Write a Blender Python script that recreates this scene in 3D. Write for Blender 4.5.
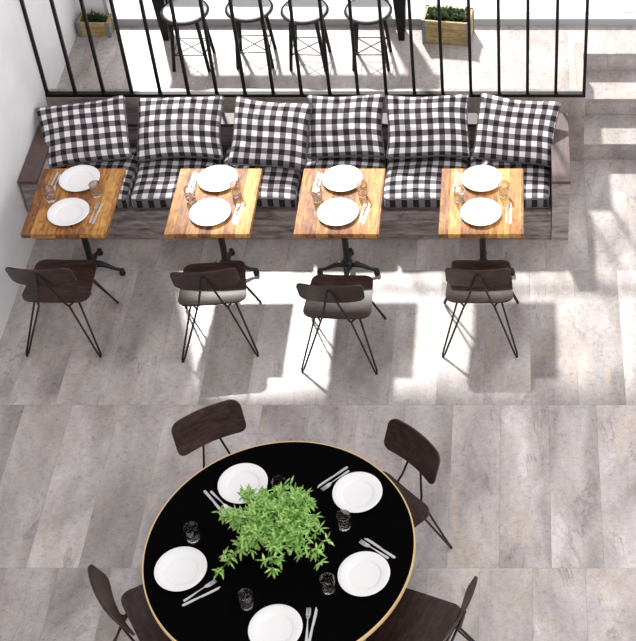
import bpy, bmesh, math, random
from mathutils import Vector, Matrix
for o in list(bpy.data.objects): bpy.data.objects.remove(o)
S = bpy.context.scene
COL = S.collection
PI = math.pi
random.seed(7)

# ------------------------------------------------------------ camera, world, sun, exposure
cam = bpy.data.objects.new('camera', bpy.data.cameras.new('camera'))
COL.objects.link(cam)
cam.location = (0, 0, 7.8229)
cam.rotation_euler = (PI/2 - 0.747974, 0, 0)
cam.data.sensor_width = 36
cam.data.lens = 1459.67/641*36
cam.data.shift_x = (318-517.01)/641
cam.data.shift_y = (213.17-320.5)/641
cam.data.clip_end = 100
S.camera = cam

world = bpy.data.worlds.new('sky')
S.world = world
world.use_nodes = True
bg = world.node_tree.nodes['Background']
bg.inputs[0].default_value = (1.0, 0.975, 0.985, 1)
bg.inputs[1].default_value = 1.75
# an overcast-bright sky, a little brighter towards the open side (+x)
_wt = world.node_tree
_tc = _wt.nodes.new('ShaderNodeTexCoord'); _sx = _wt.nodes.new('ShaderNodeSeparateXYZ'); _wt.links.new(_tc.outputs['Generated'], _sx.inputs[0])
_mr = _wt.nodes.new('ShaderNodeMapRange'); _mr.inputs['From Min'].default_value = -1; _mr.inputs['From Max'].default_value = 1
_mr.inputs['To Min'].default_value = .22; _mr.inputs['To Max'].default_value = 1.85
_wt.links.new(_sx.outputs[0], _mr.inputs['Value'])
_mm = _wt.nodes.new('ShaderNodeMath'); _mm.operation = 'MULTIPLY'; _mm.inputs[1].default_value = 1.24
_wt.links.new(_mr.outputs[0], _mm.inputs[0]); _wt.links.new(_mm.outputs[0], bg.inputs[1])

sun = bpy.data.objects.new('sun', bpy.data.lights.new('sun', 'SUN'))
COL.objects.link(sun)
sun.rotation_euler = Vector((0.33, -0.90, -1.0)).to_track_quat('-Z', 'Y').to_euler()
sun.location = (-2, 9, 12)
sun.data.energy = 7.8
sun.data.angle = math.radians(3.2)
sun.data.color = (1.0, 0.97, 0.93)

S.view_settings.view_transform = 'Standard'
S.view_settings.look = 'None'
S.view_settings.gamma = 1
S.view_settings.use_curve_mapping = False
S.view_settings.exposure = 0.0

# ------------------------------------------------------------ material helpers
class NT:
    def __init__(s, name):
        s.m = bpy.data.materials.new(name); s.m.use_nodes = True
        s.t = s.m.node_tree; s.b = s.t.nodes['Principled BSDF']
    def n(s, typ, **kw):
        x = s.t.nodes.new(typ)
        for k, v in kw.items():
            if isinstance(v, (int, float, str, bool)) and hasattr(x, k): setattr(x, k, v)
        return x
    def link(s, a, b): s.t.links.new(a, b)
    def val(s, sock, v):
        if isinstance(v, bpy.types.NodeSocket): s.link(v, sock)
        else: sock.default_value = v
    def math(s, op, a, b=None, c=None):
        x = s.t.nodes.new('ShaderNodeMath'); x.operation = op
        s.val(x.inputs[0], a)
        if b is not None: s.val(x.inputs[1], b)
        if c is not None: s.val(x.inputs[2], c)
        return x.outputs[0]
    def mix(s, f, a, b, mode='MIX'):
        x = s.t.nodes.new('ShaderNodeMix'); x.data_type = 'RGBA'; x.blend_type = mode
        s.val(x.inputs[0], f)
        s.val(x.inputs[6], a if isinstance(a, bpy.types.NodeSocket) else (*a, 1))
        s.val(x.inputs[7], b if isinstance(b, bpy.types.NodeSocket) else (*b, 1))
        return x.outputs[2]
    def noise(s, vec, scale, detail=4, rough=.5, dist=0):
        x = s.t.nodes.new('ShaderNodeTexNoise')
        s.link(vec, x.inputs['Vector']); x.inputs['Scale'].default_value = scale
        x.inputs['Detail'].default_value = detail; x.inputs['Roughness'].default_value = rough
        x.inputs['Distortion'].default_value = dist
        return x.outputs[0]
    def ramp(s, f, stops):
        x = s.t.nodes.new('ShaderNodeValToRGB'); s.link(f, x.inputs[0])
        e = x.color_ramp.elements
        while len(e) < len(stops): e.new(.5)
        for el, (p, c) in zip(e, stops):
            el.position = p; el.color = (*c, 1) if len(c) == 3 else c
        return x.outputs[0]
    def coord(s, which='Object'):
        return s.t.nodes.new('ShaderNodeTexCoord').outputs[which]
    def mapping(s, vec, scale=(1, 1, 1), loc=(0, 0, 0), rot=(0, 0, 0)):
        x = s.t.nodes.new('ShaderNodeMapping'); s.link(vec, x.inputs[0])
        x.inputs['Scale'].default_value = scale; x.inputs['Location'].default_value = loc; x.inputs['Rotation'].default_value = rot
        return x.outputs[0]
    def sep(s, vec):
        x = s.t.nodes.new('ShaderNodeSeparateXYZ'); s.link(vec, x.inputs[0]); return x.outputs
    def comb(s, a, b, c):
        x = s.t.nodes.new('ShaderNodeCombineXYZ')
        for i, v in enumerate((a, b, c)): s.val(x.inputs[i], v)
        return x.outputs[0]
    def white(s, vec):
        x = s.t.nodes.new('ShaderNodeTexWhiteNoise'); x.noise_dimensions = '3D'; s.link(vec, x.inputs[0]); return x.outputs[0]
    def rnd(s): return s.t.nodes.new('ShaderNodeObjectInfo').outputs['Random']
    def bump(s, h, strength=.2, dist=.01):
        x = s.t.nodes.new('ShaderNodeBump'); x.inputs['Strength'].default_value = strength; x.inputs['Distance'].default_value = dist
        s.link(h, x.inputs['Height']); s.link(x.outputs[0], s.b.inputs['Normal'])
    def base(s, c): s.val(s.b.inputs['Base Color'], c if isinstance(c, bpy.types.NodeSocket) else (*c, 1))
    def rough(s, r): s.val(s.b.inputs['Roughness'], r)
    def metal(s, r): s.val(s.b.inputs['Metallic'], r)

def plain(name, c, rough=.5, metal=0, spec=.5):
    m = NT(name); m.base(c); m.rough(rough); m.metal(metal)
    m.b.inputs['Specular IOR Level'].default_value = spec; return m.m

def stone(name, tile=True, tint=(1, 1, 1), dark=1.0, rough=.31, axes='xy'):
    m = NT(name)
    g = m.coord('Object'); X, Y, Z = m.sep(g)
    if axes == 'xz': X, Y = X, Z
    TW, TL = .3285, 1.311
    row = m.math('FLOOR', m.math('DIVIDE', m.math('SUBTRACT', Y, 5.174), TL))
    off = m.math('MULTIPLY', m.math('MODULO', m.math('ADD', row, 20.0), 2.0), .12)
    px = m.math('DIVIDE', m.math('ADD', m.math('SUBTRACT', X, -.112), off), TW)
    col = m.math('FLOOR', px)
    rnd = m.white(m.comb(col, row, 3.3))
    rnd2 = m.white(m.comb(col, row, 8.1))
    # every tile shows its own piece of the stone pattern
    v = m.comb(m.math('ADD', X, m.math('MULTIPLY', rnd, 13.0)), m.math('ADD', Y, m.math('MULTIPLY', rnd2, 17.0)), Z)
    if not tile: v = g
    sv = m.mapping(v, (1.0, .45, 1.0), rot=(0, 0, .25))
    cloud = m.noise(sv, 2.6, 8, .66, .4)
    fine = m.noise(v, 26, 5, .7)
    grain = m.noise(v, 95, 4, .8)
    warm = m.noise(sv, 4.6, 3, .6, 1.0)
    vein = m.noise(m.mapping(v, (1.5, .42, 1.5), rot=(0, 0, .3)), 1.7, 7, .62, .9)
    base = m.ramp(cloud, [(.28, (.20, .175, .168)), (.43, (.315, .285, .278)), (.56, (.40, .37, .362)), (.72, (.54, .51, .505))])
    base = m.mix(m.ramp(warm, [(.52, (0, 0, 0)), (.70, (.6, .6, .6))]), base, (.41, .335, .27))
    big = m.noise(m.mapping(v, (1.5, .55, 1.5), rot=(0, 0, .35)), 1.5, 5, .6, .5)
    base = m.mix(.85, base, m.ramp(big, [(.32, (.66, .65, .64)), (.5, (1.0, 1.0, 1.0)), (.7, (1.22, 1.22, 1.23))]), 'MULTIPLY')
    vm = m.math('SUBTRACT', 1.0, m.math('MINIMUM', m.math('MULTIPLY', m.math('ABSOLUTE', m.math('SUBTRACT', vein, .5)), 60.0), 1.0))
    vm = m.math('MULTIPLY', vm, m.math('MULTIPLY', m.ramp(m.noise(sv, 5.5, 3), [(.50, (0, 0, 0)), (.64, (1, 1, 1))]), .6))
    base = m.mix(vm, base, (.15, .125, .12))
    base = m.mix(.42, base, m.ramp(fine, [(.3, (.68, .67, .66)), (.7, (1.25, 1.25, 1.25))]), 'MULTIPLY')
    base = m.mix(.6, base, m.ramp(grain, [(.3, (.65, .65, .65)), (.7, (1.25, 1.25, 1.25))]), 'MULTIPLY')
    if tile:
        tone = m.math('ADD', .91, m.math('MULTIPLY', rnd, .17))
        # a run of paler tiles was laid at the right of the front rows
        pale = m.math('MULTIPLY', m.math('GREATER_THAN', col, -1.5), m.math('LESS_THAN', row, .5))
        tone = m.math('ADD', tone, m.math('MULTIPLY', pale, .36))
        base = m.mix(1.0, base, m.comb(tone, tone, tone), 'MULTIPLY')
        fx = m.math('FRACT', px); fy = m.math('FRACT', m.math('DIVIDE', m.math('SUBTRACT', Y, 5.174), TL))
        ex = m.math('LESS_THAN', m.math('MINIMUM', fx, m.math('SUBTRACT', 1.0, fx)), .006)
        ey = m.math('LESS_THAN', m.math('MINIMUM', fy, m.math('SUBTRACT', 1.0, fy)), .0015)
        j = m.math('MAXIMUM', ex, ey)
        base = m.mix(m.math('MULTIPLY', j, .4), base, (.16, .145, .14))
    if tint != (1, 1, 1) or dark != 1: base = m.mix(1.0, base, tuple(t*dark for t in tint), 'MULTIPLY')
    m.base(base)
    m.rough(m.math('ADD', rough, m.math('MULTIPLY', m.math('SUBTRACT', fine, .5), .35)))
    m.bump(fine, .12, .004)
    return m.m

def wood(name, stops, axis='x', scale=1.0, rough=.45, plank=None, spec=.5):
    m = NT(name); m.b.inputs['Specular IOR Level'].default_value = spec
    g = m.coord('Object'); r = m.rnd()
    X, Y, Z = m.sep(g)
    if axis == 'y': X, Y = Y, X
    o = m.math('MULTIPLY', r, 30.0)
    if plank:
        cell = m.math('FLOOR', m.math('DIVIDE', m.math('ADD', Y, 10.0), plank))
        w1 = m.white(m.comb(cell, o, 1.0)); w2 = m.white(m.comb(cell, o, 5.0))
        sh = m.math('MULTIPLY', w1, 9.0)
    else:
        w2 = None; sh = 0.0
    v = m.comb(m.math('ADD', m.math('MULTIPLY', X, .12*scale), m.math('ADD', o, sh)), m.math('MULTIPLY', Y, scale), m.math('MULTIPLY', Z, scale))
    n1 = m.noise(v, 34, 4, .6, .5)
    n2 = m.noise(m.comb(m.math('ADD', m.math('MULTIPLY', X, .5*scale), m.math('ADD', o, sh)), m.math('MULTIPLY', Y, scale), Z), 9, 5, .6, 2.2)
    f = m.math('ADD', m.math('MULTIPLY', n1, .5), m.math('MULTIPLY', n2, .5))
    if w2 is not None: f = m.math('ADD', f, m.math('MULTIPLY', m.math('SUBTRACT', w2, .5), .26))
    c = m.ramp(f, stops)
    if plank:
        fr = m.math('FRACT', m.math('DIVIDE', m.math('ADD', Y, 10.0), plank))
        e = m.math('LESS_THAN', m.math('MINIMUM', fr, m.math('SUBTRACT', 1.0, fr)), .012)
        c = m.mix(m.math('MULTIPLY', e, .5), c, stops[0][1])
    m.base(c); m.rough(rough); m.bump(n1, .1, .002)
    return m.m

def gingham(name, period=.088):
    m = NT(name)
    uv = m.coord('UV'); X, Y, _ = m.sep(uv)
    a = m.math('LESS_THAN', m.math('FRACT', m.math('DIVIDE', X, period)), .5)
    b = m.math('LESS_THAN', m.math('FRACT', m.math('DIVIDE', Y, period)), .5)
    s = m.math('MULTIPLY', m.math('ADD', a, b), .5)
    c = m.ramp(s, [(0, (.74, .72, .74)), (.5, (.175, .16, .168)), (1, (.024, .020, .023))])
    wv = m.noise(m.mapping(uv, (1, 1, 1)), 420, 2, .6)
    c = m.mix(.25, c, m.ramp(wv, [(.3, (.6, .6, .6)), (.7, (1.3, 1.3, 1.3))]), 'MULTIPLY')
    m.base(c); m.rough(.9)
    try: m.b.inputs['Specular IOR Level'].default_value = .1
    except Exception: pass
    m.bump(wv, .1, .001)
    return m.m

M = {}
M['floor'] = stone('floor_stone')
M['parapet'] = stone('parapet_stone', tile=False, tint=(1, .96, .91), dark=.80)
M['step'] = stone('step_stone', tile=False, dark=.95, rough=.3)
M['wall'] = NT('plaster')
w_ = M['wall']; nz = w_.noise(w_.coord('Object'), 3, 4); w_.base(w_.ramp(nz, [(.3, (.60, .59, .60)), (.7, (.67, .66, .67))])); w_.rough(.8); M['wall'] = w_.m
M['black'] = plain('black_metal', (.008, .007, .008), .42, .0, .3)
M['blackpaint'] = plain('black_paint', (.007, .006, .0065), .5, 0, .2)
M['chairwood'] = wood('walnut_ply', [(.28, (.008, .004, .0032)), (.45, (.021, .0105, .0085)), (.6, (.045, .024, .020)), (.8, (.09, .055, .047))], 'x', 1.6, .38, spec=.28)
M['table'] = wood('acacia_planks', [(.30, (.07, .022, .005)), (.42, (.21, .078, .016)), (.54, (.38, .17, .035)), (.72, (.62, .35, .09))], 'y', 1.1, .6, plank=.0857)
M['bench'] = wood('weathered_boards', [(.32, (.05, .038, .036)), (.44, (.16, .13, .124)), (.56, (.29, .245, .235)), (.75, (.48, .43, .41))], 'x', .9, .6, plank=.15)
M['armwood'] = wood('brown_board', [(.25, (.035, .020, .018)), (.5, (.075, .045, .040)), (.8, (.13, .085, .075))], 'y', .8, .34)
M['backwood_shaded'] = wood('brown_board_shaded', [(.25, (.02, .013, .012)), (.5, (.045, .030, .027)), (.8, (.08, .055, .05))], 'x', .8, .5)  # same wood as the armrests, shade behind the pillows put into its colour
M['crate'] = wood('crate_boards', [(.25, (.10, .07, .03)), (.45, (.26, .19, .08)), (.6, (.42, .32, .15)), (.85, (.58, .47, .25))], 'x', 1.2, .6)
M['gingham'] = gingham('gingham')
M['piping'] = plain('piping', (.10, .09, .095), .8)
M['plate'] = plain('porcelain', (.74, .735, .735), .22)
M['steel'] = plain('steel', (.58, .58, .59), .28, 1)
M['greysteel'] = plain('grey_metal', (.22, .24, .25), .45, .6)
M['pad'] = plain('light_pad', (.42, .42, .42), .35)
M['frame'] = plain('window_frame_grey', (.36, .36, .37), .5)
M['tabletop'] = plain('black_laminate', (.0022, .002, .0022), .6)
M['tabletop'].node_tree.nodes['Principled BSDF'].inputs['Specular IOR Level'].default_value = 0.0
M['ply'] = plain('birch_edge', (.62, .43, .20), .4)
M['pot'] = plain('dark_ceramic', (.03, .03, .03), .4)
M['soil'] = plain('soil', (.03, .02, .015), .9)
g_ = NT('tumbler_glass')
t1 = g_.t.nodes.new('ShaderNodeBsdfTransparent'); t1.inputs[0].default_value = (.93, .93, .93, 1)
t2 = g_.t.nodes.new('ShaderNodeBsdfGlossy'); t2.inputs['Roughness'].default_value = .06
t5 = g_.b; t5.inputs['Transmission Weight'].default_value = 1; t5.inputs['IOR'].default_value = 1.35; t5.inputs['Roughness'].default_value = .03; t5.inputs['Base Color'].default_value = (1, .97, .96, 1)
lw = g_.t.nodes.new('ShaderNodeLayerWeight'); lw.inputs[0].default_value = .35
t3 = g_.t.nodes.new('ShaderNodeMixShader'); g_.link(g_.math('ADD', .05, g_.math('MULTIPLY', g_.math('POWER', lw.outputs['Facing'], 1.6), .45)), t3.inputs[0])
g_.link(t1.outputs[0], t3.inputs[1]); g_.link(t2.outputs[0], t3.inputs[2])
t6 = g_.t.nodes.new('ShaderNodeMixShader'); t6.inputs[0].default_value = .6; g_.link(t3.outputs[0], t6.inputs[1]); g_.link(t5.outputs[0], t6.inputs[2])
g_.link(t6.outputs[0], g_.t.nodes['Material Output'].inputs[0]); M['glass'] = g_.m
p_ = NT('window_glass')
tr = p_.t.nodes.new('ShaderNodeBsdfTransparent'); gl = p_.t.nodes.new('ShaderNodeBsdfGlossy'); gl.inputs['Roughness'].default_value = .02
mx = p_.t.nodes.new('ShaderNodeMixShader'); mx.inputs[0].default_value = .05; p_.link(tr.outputs[0], mx.inputs[1]); p_.link(gl.outputs[0], mx.inputs[2])
p_.link(mx.outputs[0], p_.t.nodes['Material Output'].inputs[0]); M['pane'] = p_.m
def leafmat(name, lo, hi):
    m = NT(name); r = m.noise(m.coord('Object'), 38, 2)
    c = m.ramp(r, [(.35, lo), (.65, hi)]); m.base(c); m.rough(.42)
    t = m.t.nodes.new('ShaderNodeBsdfTranslucent'); m.link(c, t.inputs[0])
    x = m.t.nodes.new('ShaderNodeMixShader'); x.inputs[0].default_value = .3
    m.link(m.b.outputs[0], x.inputs[1]); m.link(t.outputs[0], x.inputs[2])
    m.link(x.outputs[0], m.t.nodes['Material Output'].inputs[0]); return m.m
M['leaf'] = leafmat('leaf', (.11, .30, .035), (.50, .76, .24))
M['darkleaf'] = leafmat('dark_leaf', (.02, .05, .015), (.06, .11, .03))
M['stem'] = plain('green_stem', (.12, .20, .05), .6)
M['lit_ground'] = plain('pavement', (.62, .61, .60), .8)

# ------------------------------------------------------------ mesh helpers
def link(name, bm, mat, parent=None, smooth=False, bevel=0, seg=2):
    bmesh.ops.recalc_face_normals(bm, faces=bm.faces[:])
    me = bpy.data.meshes.new(name); bm.to_mesh(me); bm.free()
    o = bpy.data.objects.new(name, me); COL.objects.link(o)
    me.materials.append(mat)
    if smooth:
        for p in me.polygons: p.use_smooth = True
    if bevel:
        b = o.modifiers.new('bevel', 'BEVEL'); b.width = bevel; b.segments = seg; b.limit_method = 'ANGLE'
    if parent is not None: o.parent = parent
    return o
def box(bm, x0, x1, y0, y1, z0, z1, M4=None):
    vs = [bm.verts.new((x, y, z)) for x in (x0, x1) for y in (y0, y1) for z in (z0, z1)]
    for f in ((0, 1, 3, 2), (4, 6, 7, 5), (0, 4, 5, 1), (2, 3, 7, 6), (0, 2, 6, 4), (1, 5, 7, 3)):
        bm.faces.new([vs[i] for i in f])
    if M4 is not None: bmesh.ops.transform(bm, matrix=M4, verts=vs)
    return vs
def BX(*a): bm = bmesh.new(); box(bm, *a); return bm
def tube(bm, pts, r, n=8, closed=False):
    pts = [Vector(p) for p in pts]; N = len(pts)
    rr = r if isinstance(r, (list, tuple)) else [r]*N
    rings = []; up = None
    for i, p in enumerate(pts):
        if closed: t = (pts[(i+1) % N]-pts[i-1])
        else: t = pts[min(i+1, N-1)]-pts[max(i-1, 0)]
        t.normalize()
        if up is None: up = t.orthogonal().normalized()
        else:
            up = up-t*up.dot(t)
            up = up.normalized() if up.length > 1e-6 else t.orthogonal().normalized()
        s = t.cross(up)
        rings.append([bm.verts.new(p+(up*math.cos(2*PI*k/n)+s*math.sin(2*PI*k/n))*rr[i]) for k in range(n)])
    for i in range(N if closed else N-1):
        a, b = rings[i], rings[(i+1) % N]
        for k in range(n): bm.faces.new((a[k], a[(k+1) % n], b[(k+1) % n], b[k]))
    if not closed:
        bm.faces.new(rings[0]); bm.faces.new(rings[-1])
def TB(pts, r, n=8, closed=False): bm = bmesh.new(); tube(bm, pts, r, n, closed); return bm
def lathe(bm, prof, n=32, c=(0, 0, 0)):
    rings = []
    for r, z in prof:
        if r < 1e-6: rings.append([bm.verts.new((c[0], c[1], c[2]+z))])
        else: rings.append([bm.verts.new((c[0]+r*math.cos(2*PI*k/n), c[1]+r*math.sin(2*PI*k/n), c[2]+z)) for k in range(n)])
    for a, b in zip(rings, rings[1:]):
        for k in range(n):
            q = (k+1) % n
            if len(a) == 1 and len(b) == 1: continue
            if len(a) == 1: bm.faces.new((a[0], b[k], b[q]))
            elif len(b) == 1: bm.faces.new((a[k], a[q], b[0]))
            else: bm.faces.new((a[k], a[q], b[q], b[k]))
def LT(prof, n=32, c=(0, 0, 0)): bm = bmesh.new(); lathe(bm, prof, n, c); return bm
def slab(nu, nv, a, b, r, f, taper=0):
    """rounded rectangle of half size a,b; f(x, y, side) gives the 3D point, side +1 top / -1 bottom; uv in metres"""
    bm = bmesh.new(); uvl = bm.loops.layers.uv.new('UVMap')
    top = {}; bot = {}; UV = {}
    for i in range(nu+1):
        for j in range(nv+1):
            x = -a+2*a*i/nu; y = -b+2*b*j/nv
            dx = abs(x)-(a-r); dy = abs(y)-(b-r)
            if dx > 0 and dy > 0:
                k = max(dx, dy)/math.hypot(dx, dy)
                x = math.copysign(a-r+dx*k, x); y = math.copysign(b-r+dy*k, y)
            t = bm.verts.new(f(x*(1-taper*y/b), y, 1)); q = bm.verts.new(f(x*(1-taper*y/b), y, -1))
            top[i, j] = t; bot[i, j] = q; UV[t] = (x, y); UV[q] = (x, y)
    fs = []
    for i in range(nu):
        for j in range(nv):
            fs.append(bm.faces.new((top[i, j], top[i+1, j], top[i+1, j+1], top[i, j+1])))
            fs.append(bm.faces.new((bot[i, j], bot[i, j+1], bot[i+1, j+1], bot[i+1, j])))
    bd = [(i, 0) for i in range(nu)]+[(nu, j) for j in range(nv)]+[(i, nv) for i in range(nu, 0, -1)]+[(0, j) for j in range(nv, 0, -1)]
    for p, q in zip(bd, bd[1:]+bd[:1]): fs.append(bm.faces.new((top[p], bot[p], bot[q], top[q])))
    for fc in bm.faces:
        for l in fc.loops: l[uvl].uv = UV[l.vert]
    return bm, [top[p] for p in bd], [bot[p] for p in bd]
def thing(name, loc, rz, label, cat, group=None):
    o = bpy.data.objects.new(name, None); COL.objects.link(o)
    o.location = loc; o.rotation_euler = (0, 0, rz); o.empty_display_size = .1
    tag(o, label, cat, group); return o
def tag(o, label, cat, group=None):
    o['label'] = label; o['category'] = cat
    if group: o['group'] = group
    return o
def struct(o): o['kind'] = 'structure'; return o
def dup(root, loc, rz, label, group=None):
    r = root.copy(); COL.objects.link(r); r.location = loc
    r.rotation_euler = (0, 0, rz) if not isinstance(rz, (tuple, list)) else rz
    r['label'] = label
    if group: r['group'] = group
    for ch in list(root.children):
        c = ch.copy(); COL.objects.link(c); c.parent = r
        for g in list(ch.children):
            d = g.copy(); COL.objects.link(d); d.parent = c
    return r

# ------------------------------------------------------------ the setting
XL, XR, YW, PZ, YP = -3.72, 6.0, 10.20, .54, 9.06
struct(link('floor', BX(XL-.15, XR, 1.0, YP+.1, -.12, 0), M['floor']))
bm = bmesh.new(); box(bm, XL, .54, YP+.12, YW+.2, .0, PZ); box(bm, .54, XR, 9.80, YW+.2, 0, PZ)
struct(link('platform', bm, M['floor']))
struct(link('parapet', BX(XL, .54, YP, YP+.12, 0, .655), M['parapet']))
struct(link('stair_side_wall', BX(.48, .54, YP+.12, 9.80, PZ, .655), M['parapet']))
bm = bmesh.new(); box(bm, .54, 2.6, YP+.02, 9.80, 0, .18); box(bm, .54, 2.6, 9.44, 9.80, .18, .36)
box(bm, .54, 2.6, YP, 9.44, .165, .182); box(bm, .54, 2.6, 9.42, 9.80, .345, .362)
struct(link('staircase', bm, M['step'], bevel=.004))
struct(link('wall_right', BX(2.6, XR, YP, 9.8, 0, .655), M['parapet']))
struct(link('wall_left', BX(XL-.15, XL, 1.0, YW+.2, -.12, 9.0), M['wall']))
WT = 4.12
bm = bmesh.new(); box(bm, XL-.15, XR, YW, YW+.2, WT, 9.0); box(bm, XL, -3.48, YW, YW+.2, PZ, WT)  # unseen upper wall and left pier, added to block and trim the sun
struct(link('wall_back_sunblock', bm, M['wall']))
struct(link('pavement', BX(-12, 14, YW+.2, 24, .2, .5), M['lit_ground']))
nb = 4; xs = [-3.48+(XR+3.48)*i/nb for i in range(nb+1)]
for i in range(nb):
    w = bpy.data.objects.new('window_%d' % (i+1), None); COL.objects.link(w); struct(w)
    a, b = xs[i], xs[i+1]; w.location = (a, YW+.035, PZ)
    bm = bmesh.new(); h = WT-PZ
    box(bm, 0, b-a, -.04, .04, 0, .07); box(bm, 0, b-a, -.04, .04, h-.05, h)
    box(bm, 0, .03, -.04, .04, .07, h-.05); box(bm, b-a-.03, b-a, -.04, .04, .07, h-.05)
    link('window_frame', bm, M['frame'], w)
    link('pane', BX(.03, b-a-.03, -.006, .006, .07, h-.05), M['pane'], w)

# ------------------------------------------------------------ railing
rl = thing('railing', (XL, YP+.03, .655), 0, 'long black metal railing of thin upright bars on the low wall behind the bench', 'railing')
L = .54-XL
link('bottom_rail', BX(0, L, -.02, .02, 0, .03), M['blackpaint'], rl)
link('top_rail', BX(0, L, -.02, .02, 1.0, 1.03), M['blackpaint'], rl)
bar = None
for i in range(20):
    x = .012+(L-.024)*i/19
    if bar is None:
        bar = link('baluster', BX(-.012, .012, -.012, .012, .03, 1.0), M['blackpaint'], rl); bar.location = (x, 0, 0)
    else:
        c = bar.copy(); COL.objects.link(c); c.location = (x, 0, 0)

# ------------------------------------------------------------ bench
BL, BR, BF, BB = XL+.01, .40, 8.12, 8.92
be = thing('bench', ((BL+BR)/2, (BF+BB)/2, 0), 0, 'long built-in bench of weathered grey boards with brown armrests below the railing', 'bench')
cx, cy = (BL+BR)/2, (BF+BB)/2
bm = bmesh.new(); box(bm, BL-cx+.14, BR-cx-.14, BF-cy+.012, BB-cy-.1, 0, .29)
link('base', bm, M['bench'], be, bevel=.004)
for s, (a, b) in enumerate(((BL, BL+.14), (BR-.14, BR))):
    link('arm_panel', BX(a-cx+.004, b-cx-.004, BF-cy+.006, BB-cy, 0, .59), M['bench'], be, bevel=.003)
    o = link('armrest', BX(a-cx, b-cx, BF-cy-.01, BB-cy, .59, .62), M['armwood'], be, bevel=.003)
link('back_panel', BX(BL-cx+.14, BR-cx-.14, BB-cy-.1, BB-cy-.004, 0, .59), M['bench'], be, bevel=.003)
link('back_board', BX(BL-cx+.14, BR-cx-.14, BB-cy-.14, BB-cy, .59, .62), M['backwood_shaded'], be, bevel=.003)

# cushions: piped gingham, one builder for seat cushions and pillows
def cushion(name, w, h, t, box_h, pinch, seed, corner, droop=0, flat=True):
    rr = random.Random(seed); ph = [rr.uniform(0, 6.28) for _ in range(6)]
    def shape(x, y, s):
        u, v = x/(w/2), y/(h/2)
        e = max(0, 1-abs(u)**2.6)*max(0, 1-abs(v)**(2.6 if flat else 2))
        puff = t*e**(.42 if flat else .58)
        puff += .006*math.sin(7*u+ph[0]+2*v)*math.sin(4*v+ph[1])*e + .005*math.sin(13*v+ph[2]+3*u)*e + .005*math.sin(9*u*v+ph[3])*e
        px = x*(1-pinch*(1-abs(v)**2)*abs(u)**1.5); py = y*(1-pinch*1.2*(1-abs(u)**2)*abs(v)**1.5)
        px += .006*math.sin(3*v+ph[3]); py += .006*math.sin(3*u+ph[4])
        z = s*(box_h/2+puff) + .004*math.sin(2.2*u+ph[5])
        return (px, py, z-droop*u*u)
    bm, te, bo = slab(30, 26, w/2, h/2, corner, shape)
    tp = [v.co.copy() for v in te]; bp = [v.co.copy() for v in bo]
    o = link(name, bm, M['gingham'], None, smooth=True)
    ps = TB(tp, .0042, 6, True)
    if box_h > .02: tube(ps, bp, .0042, 6, True)
    link('piping', ps, M['piping'], o, smooth=True)
    return o
inner0, inner1 = BL+.14, BR-.14
cw = (inner1-inner0)/6
place = ['leftmost', 'second from left', 'third from left', 'third from right', 'second from right', 'rightmost']
for i in range(6):
    o = cushion('seat_cushion', cw-.022, .63, .035, .085, .004, 20+i, .03)
    o.location = (inner0+cw*(i+.5), BF+.022+.315, .29+.085/2+.034)
    tag(o, 'black and white gingham seat cushion, %s of six on the bench' % place[i], 'cushion', 'gingham seat cushions on the bench')
pil = [(-3.325, 8.59, .68, .685, .50, 9), (-2.595, 8.63, .695, .66, .50, 1.5), (-1.885, 8.55, .70, .60, .53, -6), (-1.325, 8.655, .69, .605, .50, .6),
       (-.686, 8.64, .70, .645, .50, .6), (-.006, 8.60, .695, .63, .52, -7)]
pl = ['leaning askew by the white wall', 'standing straight, second from left of six', 'tilted over its right neighbour, third from left',
      'partly covered by the tilted pillow on its left', 'standing straight, second from right of six', 'tilted against the sunlit right armrest']
for i, (x, y, z, w, h, roll) in enumerate(pil):
    o = cushion('throw_pillow', w, h, .085, .034, .06, 50+i, .02, flat=False)
    o.rotation_euler = (Matrix.Rotation(math.radians(38), 4, 'X') @ Matrix.Rotation(math.radians(roll), 4, 'Z')).to_euler()
    o.location = (x, y+.055, z-.035)
    tag(o, 'gingham pillow on the bench ' + pl[i], 'pillow', 'gingham pillows against the bench back')

# ------------------------------------------------------------ small tables
def make_table(loc, label):
    t = thing('dining_table', loc, 0, label, 'table', 'small square tables along the bench')
    link('tabletop', BX(-.3, .3, -.351, .351, .71, .75), M['table'], t, bevel=.004)
    bm = bmesh.new(); lathe(bm, [(0, .11), (.026, .11), (.024, .2), (.024, .66), (.03, .67), (.03, .70), (0, .70)], 20)
    link('column', bm, M['black'], t, smooth=False)
    bm = bmesh.new(); box(bm, -.2, .2, -.025, .025, .697, .71); box(bm, -.025, .025, -.2, .2, .698, .7095)
    link('top_bracket', bm, M['black'], t)
    link('hub', LT([(0, .06), (.03, .06), (.042, .09), (.042, .125), (.03, .15), (0, .15)], 20), M['black'], t, smooth=True)
    for k in range(4):
        a = PI/2*k; d = Vector((math.cos(a), math.sin(a), 0))
        bm = bmesh.new()
        tube(bm, [d*.02+Vector((0, 0, .108)), d*.07+Vector((0, 0, .105)), d*.12+Vector((0, 0, .083)), d*.17+Vector((0, 0, .055)), d*.215+Vector((0, 0, .044))], [.028, .024, .017, .013, .012], 10)
        lg = link('leg', bm, M['black'], t, smooth=True)
        link('leveling_foot', LT([(0, 0), (.022, 0), (.024, .012), (.02, .03), (.016, .05), (0, .054)], 16, tuple(d*.215)), M['black'], lg, smooth=True)
    return t
ty = 7.7577
tx = [-3.187, -2.179, -1.270, -.2527]
tn = ['leftmost small table', 'second small table from left', 'third small table from left', 'rightmost small table']
T0 = make_table((tx[0], ty, 0), 'honey brown plank table on a black pedestal, leftmost of four, close to the white wall')
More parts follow.
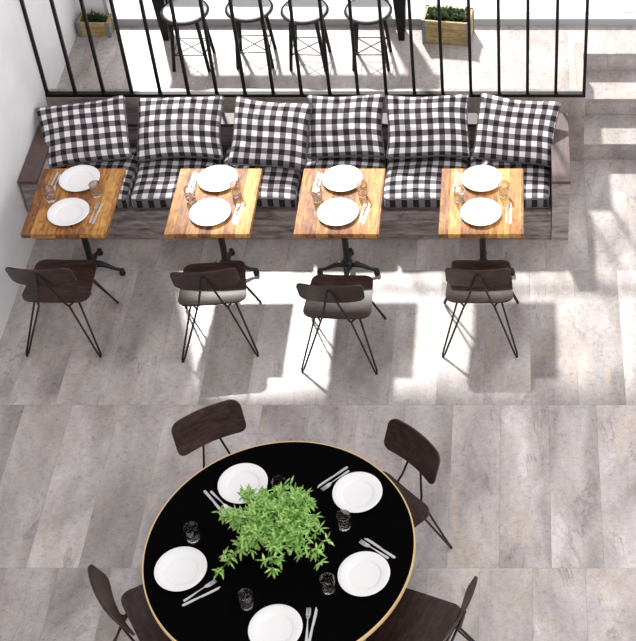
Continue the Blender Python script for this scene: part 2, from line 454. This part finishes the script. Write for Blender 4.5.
for i, lb in ((1, 'honey brown plank table on a black pedestal, second from left along the bench'), (2, 'honey brown plank table on a black pedestal, third from left along the bench'),
              (3, 'sunlit plank table on a black pedestal, rightmost of four along the bench')):
    dup(T0, (tx[i], ty, 0), 0, lb)

# ------------------------------------------------------------ crockery
def make_plate():
    prof = [(0, .0), (.085, 0), (.09, .003), (.115, .008), (.146, .020), (.1475, .0225), (.146, .0235), (.118, .0135), (.100, .0112), (.0965, .0095), (.0905, .0035), (.088, .0030), (0, .0030)]
    return link('plate', LT(prof, 64), M['plate'], None, smooth=True)
def make_glass():
    prof = [(0, 0), (.030, 0), (.034, .004), (.0375, .05), (.0415, .112), (.0405, .1135), (.0393, .112), (.0355, .05), (.0318, .022), (.026, .016), (0, .015)]
    bm = bmesh.new(); n = 40; rings = []
    for r, z in prof:
        if r < 1e-6: rings.append([bm.verts.new((0, 0, z))]); continue
        f = .0005 if (z < .055 and z > .002 and r > .033) else 0
        rings.append([bm.verts.new(((r-(f if k % 2 else 0))*math.cos(2*PI*k/n), (r-(f if k % 2 else 0))*math.sin(2*PI*k/n), z)) for k in range(n)])
    for a, b in zip(rings, rings[1:]):
        for k in range(n):
            q = (k+1) % n
            if len(a) == 1: bm.faces.new((a[0], b[k], b[q]))
            elif len(b) == 1: bm.faces.new((a[k], a[q], b[0]))
            else: bm.faces.new((a[k], a[q], b[q], b[k]))
    return link('drinking_glass', bm, M['glass'], None, smooth=True)
def strip(bm, sec, th=.0022):
    """sec: list of (y, x0, x1, z)"""
    rings = []
    for y, x0, x1, z in sec:
        rings.append([bm.verts.new(p) for p in ((x0, y, z), (x1, y, z), (x1, y, z+th), (x0, y, z+th))])
    for a, b in zip(rings, rings[1:]):
        for k in range(4): bm.faces.new((a[k], a[(k+1) % 4], b[(k+1) % 4], b[k]))
    bm.faces.new(rings[0]); bm.faces.new(rings[-1])
def make_fork():
    bm = bmesh.new()
    strip(bm, [(-.102, -.004, .004, .001), (-.098, -.0075, .0075, .001), (-.05, -.006, .006, .002), (0, -.003, .003, .006), (.03, -.003, .003, .006), (.042, -.010, .010, .004), (.058, -.0125, .0125, .001), (.068, -.0125, .0125, 0)])
    for k in range(4):
        x = -.0125+k*.00705
        strip(bm, [(.0675, x, x+.0042, 0), (.09, x+.0003, x+.0038, .001), (.105, x+.0012, x+.0028, .004)])
    return link('fork', bm, M['steel'], None, smooth=False)
def make_knife():
    bm = bmesh.new()
    strip(bm, [(-.115, -.004, .004, 0), (-.11, -.008, .008, 0), (-.06, -.0075, .0075, 0), (-.005, -.0055, .0055, 0), (.0, -.006, .008, 0), (.06, -.006, .0095, 0), (.095, -.006, .008, 0), (.112, -.006, -.002, 0)], .003)
    return link('knife', bm, M['steel'], None, smooth=False)
proto = {'plate': make_plate(), 'drinking_glass': make_glass(), 'fork': make_fork(), 'knife': make_knife()}
used = set()
CAT = {'plate': 'plate', 'drinking_glass': 'glass', 'fork': 'fork', 'knife': 'knife'}
GR = {'plate': 'white dinner plates', 'drinking_glass': 'clear drinking glasses', 'fork': 'steel forks', 'knife': 'steel knives'}
def put(kind, x, y, z, rz, label):
    o = proto[kind]
    if kind in used: o = o.copy(); COL.objects.link(o)
    used.add(kind); o.location = (x, y, z); o.rotation_euler = (0, 0, rz)
    tag(o, label, CAT[kind], GR[kind]); return o
TZ = .7501
for i in range(4):
    X, n = tx[i], tn[i]
    put('plate', X-.003, ty+.217, TZ, 0, 'white plate on the bench side of the ' + n)
    put('plate', X-.003, ty-.143, TZ, 0, 'white plate on the chair side of the ' + n)
    put('drinking_glass', X-.163, ty+.000, TZ, 0, 'clear glass on the left side of the ' + n)
    put('drinking_glass', X+.157, ty+.052, TZ, .3, 'clear glass right of the far plate on the ' + n)
    j = (0.0, .01, -.01, .02)[i]; a = (-.06, -.08, -.12, 0)[i]
    put('fork', X+.172+j*.3, ty-.135, TZ, a, 'steel fork beside the near plate on the ' + n)
    put('knife', X+.200+j*.3, ty-.137, TZ, a-.03, 'steel knife right of the near plate on the ' + n)
    put('knife', X-.196, ty+.190, TZ, PI-.10, 'steel knife behind the left glass on the ' + n)
    put('fork', X-.168, ty+.182, TZ, PI-.06, 'steel fork next to the far plate on the ' + n)

# ------------------------------------------------------------ chairs
def make_chair(loc, rz, label, group):
    t = thing('dining_chair', loc, rz, label, 'chair', group)
    def fs(x, y, s):
        z = .445 + .010*(abs(x)/.23)**2 + (.010*max(0, (-y-.12)/.1)**2) - .012*max(0, (y-.13)/.09)**2
        return (x, y+.3175, z+s*.006)
    bm, _, _ = slab(24, 22, .228, .2175, .075, fs, .06)
    link('seat', bm, M['chairwood'], t, smooth=True).modifiers.new('e', 'EDGE_SPLIT').split_angle = math.radians(60)
    def fb(x, y, s):
        q = x/.22
        return (x, .012-.325*y+.032*q*q + s*.006, .782+y*.95+s*.0018)
    bm, _, _ = slab(26, 14, .222, .12, .055, fb)
    link('backrest', bm, M['chairwood'], t, smooth=True).modifiers.new('e', 'EDGE_SPLIT').split_angle = math.radians(60)
    R = .0074
    ap = Vector((0, -.022, .850))
    lo = Vector((.105, .088, .43))
    link('back_support', TB([-lo+Vector((0, 2*lo.y, 2*lo.z)), Vector((-.1, .075, .455)), Vector((-.085, .062, .50)), Vector((-.012, -.014, .832)), ap, Vector((.012, -.014, .832)), Vector((.085, .062, .50)), Vector((.1, .075, .455)), lo], R, 8), M['black'], t, smooth=True)
    for s in (-1, 1):
        f = Vector((s*.262, 0, .008))
        d = (Vector((s*.105, .088, .43))-f).normalized()
        lg = link('leg', TB([(s*.105, .088, .434), f+d*.02+Vector((-s*.006, 0, 0)), f, f+Vector((s*.004, .008, .012)), (s*.150, .155, .436)], R, 8), M['black'], t, smooth=True)
        link('leg_brace', TB([(s*.105, .088, .432), (s*.15, .155, .434)], R, 8), M['black'], lg, smooth=True)
        link('foot_cap', LT([(0, 0), (.009, 0), (.010, .006), (.008, .016), (0, .018)], 12, (s*.262, 0, 0)), M['blackpaint'], lg, smooth=True)
        f = Vector((s*.270, .53, .008))
        lg = link('leg', TB([(s*.125, .44, .432), f+Vector((-s*.008, -.006, .014)), f, f+Vector((s*.002, -.01, .014)), (s*.165, .375, .434)], R, 8), M['black'], t, smooth=True)
        link('leg_brace', TB([(s*.125, .44, .432), (s*.165, .375, .434)], R, 8), M['black'], lg, smooth=True)
        link('foot_cap', LT([(0, 0), (.009, 0), (.010, .006), (.008, .016), (0, .018)], 12, (s*.27, .53, 0)), M['blackpaint'], lg, smooth=True)
    return t
G1, G2 = 'plywood chairs at the small tables', 'plywood chairs around the round table'
ch = make_chair((-3.228, 6.93, 0), math.radians(-1), 'dark plywood hairpin chair at the leftmost small table near the white wall', G1)
dup(ch, (-2.109, 6.907, 0), math.radians(6.2), 'dark plywood hairpin chair, slightly turned, at the second small table from left')
dup(ch, (-1.251, 6.776, 0), math.radians(-2), 'dark plywood hairpin chair pulled out from the third small table from left')
dup(ch, (-.2635, 6.925, 0), 0, 'dark plywood chair with hairpin legs at the rightmost small table')
dup(ch, (-1.905, 5.69, 0), math.radians(210), 'dark plywood chair tucked behind the round black table on its far left side', G2)
dup(ch, (-.605, 5.505, 0), math.radians(136), 'dark plywood chair at the far right side of the round black table, seat partly visible', G2)
dup(ch, (-2.27, 4.43, 0), math.radians(-58), 'dark plywood chair at the lower left of the round black table, cut by the frame', G2)
dup(ch, (-.30, 4.345, 0), math.radians(66), 'dark plywood chair at the lower right of the round black table, cut by the frame', G2)

# ------------------------------------------------------------ round table
RC = Vector((-1.3554, 4.8083, 0)); RR = .7738
rt = thing('round_table', RC, 0, 'large round black dining table with a pale wood rim and potted plant', 'table')
link('tabletop', LT([(0, .722), (RR-.012, .722), (RR-.0085, .724), (RR-.0085, .7485), (RR-.010, .75), (0, .75)], 160), M['tabletop'], rt)
link('wooden_rim', LT([(RR-.0085, .720), (RR-.003, .720), (RR, .724), (RR, .748), (RR-.002, .7515), (RR-.0085, .7515), (RR-.0085, .720)], 160), M['ply'], rt)
link('column', LT([(0, .02), (.05, .02), (.045, .06), (.045, .70), (.18, .715), (.18, .722), (0, .722)], 32), M['black'], rt)
link('base_plate', LT([(0, 0), (.30, 0), (.30, .012), (.06, .03), (0, .03)], 48), M['black'], rt)
rn = 'on the round black table, '
for (x, y), d in zip([(-1.624, 5.262), (-1.892, 4.672), (-1.314, 4.297), (-.940, 5.198), (-.859, 4.640)],
                     ['behind the plant at upper left', 'farthest left', 'nearest the camera, cut off at the bottom', 'upper right', 'lower right']):
    put('plate', x, y-.013, TZ, 0, 'round white plate ' + rn + d)
for (x, y), d in zip([(-1.857, 4.872), (-1.490, 4.435), (-1.396, 5.195), (-.996, 4.955), (-1.048, 4.535)],
                     ['above the farthest left plate', 'left of the nearest plate', 'half hidden behind the plant', 'below the upper right plate', 'left of the lower right plate']):
    put('drinking_glass', x, y, TZ, random.random(), 'clear glass tumbler ' + rn + d)
def line(kind, head, tail, label):
    h, t = Vector(head), Vector(tail); c = (h+t)/2; d = h-t
    put(kind, c.x, c.y, TZ, math.atan2(-d.x, d.y), label)
line('knife', (-1.715, 5.055), (-1.832, 5.19), 'steel knife ' + rn + 'left of the plate behind the plant, outer one')
line('fork', (-1.68, 5.07), (-1.80, 5.195), 'steel fork ' + rn + 'tines under the leaves')
line('fork', (-1.692, 4.591), (-1.843, 4.465), 'steel fork ' + rn + 'just below the farthest left plate')
line('knife', (-1.655, 4.552), (-1.845, 4.436), 'steel knife ' + rn + 'outside the fork below the farthest left plate')
line('knife', (-1.185, 5.232), (-1.018, 5.382), 'steel knife ' + rn + 'left of the upper right plate, outer one')
line('fork', (-1.150, 5.218), (-1.008, 5.352), 'steel fork ' + rn + 'touching distance from the upper right plate')
line('fork', (-.895, 4.853), (-.731, 4.742), 'steel fork ' + rn + 'just above the lower right plate')
line('knife', (-.872, 4.875), (-.697, 4.747), 'steel knife ' + rn + 'outer one above the lower right plate')
line('fork', (-1.148, 4.415), (-1.14, 4.215), 'steel fork ' + rn + 'right of the nearest plate, cut by the frame')
line('knife', (-1.105, 4.42), (-1.125, 4.205), 'steel knife ' + rn + 'right of the nearest plate, outer one')

# ------------------------------------------------------------ plants
def leaf(bm, p, d, up, L, W):
    d = d.normalized(); s = d.cross(up)
    if s.length < 1e-4: s = d.orthogonal()
    s.normalize(); n = s.cross(d).normalized()
    mid = [(0, 0), (.25, .012), (.6, .0), (1, -.10)]
    wd = [.03, .40, .42, 0]
    row = []
    for (t, k), w in zip(mid, wd):
        c = p+d*L*t+n*L*k
        if w == 0: row.append([bm.verts.new(c)])
        else: row.append([bm.verts.new(c-s*W*w+n*W*.12), bm.verts.new(c), bm.verts.new(c+s*W*w+n*W*.12)])
    for a, b in zip(row, row[1:]):
        if len(b) == 3:
            bm.faces.new((a[0], a[1], b[1], b[0])); bm.faces.new((a[1], a[2], b[2], b[1]))
        else:
            bm.faces.new((a[0], a[1], b[0])); bm.faces.new((a[1], a[2], b[0]))
pt = thing('potted_plant', (-1.37, 4.835, TZ), 0, 'bushy bright green plant with pointed leaves in the middle of the round black table', 'plant')
po = link('pot', LT([(0, 0), (.05, 0), (.065, .10), (.068, .10), (.068, .115), (.060, .115), (.058, .10), (0, .10)], 32), M['pot'], pt, smooth=False)
link('soil', LT([(0, .1005), (.057, .1005), (.054, .106), (0, .108)], 24), M['soil'], pt)
tips = [(-.255, -.294), (-.22, -.25), (-.20, -.20), (-.299, .077), (-.25, .04), (-.25, .10), (.024, -.306), (.04, -.25), (.0, -.26), (.169, -.145), (.279, -.243), (.25, -.19), (.283, -.112), (.24, -.06),
        (.024, .287), (.153, .216), (.12, .26), (-.175, .259), (-.20, .20), (.225, .077), (.20, .0), (-.177, -.145), (-.10, -.19), (-.047, .16), (.098, -.112), (-.115, .023),
        (.08, .12), (.05, .02), (-.03, -.06), (.15, .03), (-.08, .22), (.10, .18), (-.17, -.02), (-.05, -.15), (.13, -.03), (-.14, .12), (.02, .22), (-.01, .05), (.2, .15), (.07, -.17), (.17,-.2), (-.12,-.08)]
rs = random.Random(3); stems = bmesh.new(); lv = bmesh.new()
for (tx_, ty_) in tips:
    ty_ *= .93
    R = math.hypot(tx_, ty_)
    zt = .17+.14*max(0, 1-R/.26)+rs.uniform(-.02, .03)
    p0 = Vector((tx_*.08, ty_*.08, .10)); p3 = Vector((tx_, ty_, zt))
    p1 = Vector((tx_*.15, ty_*.15, .26)); p2 = Vector((tx_*.65, ty_*.65, max(.27, zt+.04)))
    P = []
    for k in range(13):
        t = k/12
        P.append(p0*(1-t)**3+p1*3*t*(1-t)**2+p2*3*t*t*(1-t)+p3*t**3)
    tube(stems, P, [.0028-.0016*k/12 for k in range(13)], 5)
    s0 = 4 if R > .12 else 7
    for k in range(s0, 13, 1):
        if k != 12 and rs.random() < (.55 if k % 2 else .2): continue
        d = (P[k]-P[k-1]).normalized()
        side = d.orthogonal().normalized()
        nodes = [(P[k], d)]
        if rs.random() < .75:
            a = rs.uniform(0, 6.28)
            td = ((Matrix.Rotation(a, 3, d) @ side)+d*.5+Vector((0, 0, .25))).normalized()
            q = P[k]+td*rs.uniform(.02, .04)
            tube(stems, [P[k], q], .0012, 4); nodes.append((q, td))
        for c_, d_ in nodes:
            sd = d_.orthogonal().normalized()
            nl = rs.choice((4, 5, 6)); ph = rs.uniform(0, 6.28)
            for q in range(nl):
                a = ph+q*2*PI/nl+rs.uniform(-.3, .3)
                r = (Matrix.Rotation(a, 3, d_) @ sd)
                dd = (d_*rs.uniform(.1, .6)+r+Vector((0, 0, rs.uniform(-.2, .25)))).normalized()
                leaf(lv, c_, dd, Vector((0, 0, 1)), rs.uniform(.034, .064), rs.uniform(.012, .018))
link('stems', stems, M['stem'], pt, smooth=True)
link('leaves', lv, M['leaf'], pt, smooth=False)

def crate(loc, rz, w, d, h, label):
    t = thing('planter_crate', loc, rz, label, 'planter', 'wooden planter crates on the platform')
    b = bmesh.new()
    n = 3; hh = (h-.01)/n
    for k in range(n):
        z0 = .005+k*hh; z1 = z0+hh-.004
        box(b, 0.004, w-.004, 0, .018, z0, z1); box(b, 0.004, w-.004, d-.018, d, z0, z1)
        box(b, 0.004, .022, .018, d-.018, z0, z1); box(b, w-.022, w-.004, .018, d-.018, z0, z1)
    box(b, .01, w-.01, .01, d-.01, .004, .02)
    link('boards', b, M['crate'], t)
    for x in (0, w):
        for y in (0, d):
            sx = 1 if x == 0 else -1; sy = 1 if y == 0 else -1
            b = bmesh.new()
            box(b, min(x-sx*.002, x+sx*.03), max(x-sx*.002, x+sx*.03), min(y-sy*.003, y), max(y-sy*.003, y), 0, h)
            box(b, min(x-sx*.002, x+sx*.003), max(x-sx*.002, x+sx*.003), min(y, y+sy*.03), max(y, y+sy*.03), 0, h)
            link('metal_corner', b, M['greysteel'], t)
    link('soil', BX(.024, w-.024, .02, d-.02, .021, h-.05), M['soil'], t)
    b = bmesh.new(); r = random.Random(int(w*100))
    for k in range(int(170*w/.4)):
        a = r.uniform(0, 6.28); e = r.uniform(.2, 1.4)
        dd = Vector((math.cos(a)*math.cos(e), math.sin(a)*math.cos(e), math.sin(e)))
        L_ = r.uniform(.04, .09)
        p = Vector((r.uniform(.05, w-.05), r.uniform(.05, d-.05), h-.05+r.uniform(0, .05)))
        q = p+dd*L_
        dd.x *= 1 if .02 < q.x < w-.02 else -.3; dd.y *= 1 if .02 < q.y < d-.02 else -.3
        leaf(b, p, dd, Vector((0, 0, 1)), L_, r.uniform(.02, .035))
    link('foliage', b, M['darkleaf'], t)
    return t
crate((-.791, 9.945, PZ), math.radians(-7), .405, .22, .24, 'wooden planter crate of dark foliage on the sunlit platform, right of the black stools')
crate((-3.69, 10.04, PZ), math.radians(-3), .27, .13, .15, 'small wooden planter crate in the platform corner by the left wall')

# ------------------------------------------------------------ stools and high table on the platform
def make_stool(loc, label):
    t = thing('stool', loc, 0, label, 'stool', 'black stools on the platform')
    link('seat', LT([(0, .485), (.15, .482), (.185, .49), (.195, .503), (.19, .513), (.15, .508), (0, .503)], 48), M['black'], t, smooth=True)
    link('seat_pad', LT([(0, .5035), (.155, .5085), (.176, .5125), (.17, .518), (.1, .514), (0, .512)], 40), M['pad'], t, smooth=True)
    for sx in (-1, 1):
        for sy in (-1, 1):
            link('leg', TB([(sx*.143, sy*.132, 0), (sx*.10, sy*.09, .49)], [.014, .017], 10), M['blackpaint'], t, smooth=True)
    z = .15; a, b = .130, .119
    bm = bmesh.new(); r = .0042
    c = [(-a, -b, z), (a, -b, z), (a, b, z), (-a, b, z)]
    for k in range(4): tube(bm, [c[k], c[(k+1) % 4]], r, 6)
    tube(bm, [c[0], c[2]], r, 6); tube(bm, [c[1], c[3]], r, 6)
    link('wire_brace', bm, M['black'], t, smooth=True)
    return t
st = make_stool((-2.665, 9.69, PZ), 'round black stool on splayed wire-braced legs, leftmost of four on the platform')
for x, y, rz, lb in ((-2.155, 9.73, .05, 'second from left of four on the platform'), (-1.705, 9.70, -.04, 'third from left of four on the platform'), (-1.195, 9.70, 0, 'rightmost of four on the platform')):
    dup(st, (x, y, PZ), rz, 'round black stool on splayed wire-braced legs, ' + lb)
ht = thing('window_table', (-1.96, 10.0, PZ), 0, 'long black table with tapered legs standing behind the platform stools', 'table')
link('tabletop', BX(-1.1, 1.1, -.06, .17, .72, .75), M['blackpaint'], ht, bevel=.004)
for s in (-1, 1):
    for yy in (0, .12):
        bm = bmesh.new()
        vs = box(bm, -.025, .025, -.02, .02, 0, .72)
        for v in vs:
            if v.co.z > .5: v.co.x *= 2.8; v.co.y *= 1.6
        o = link('leg', bm, M['blackpaint'], ht); o.location = (s*.99, yy, 0)
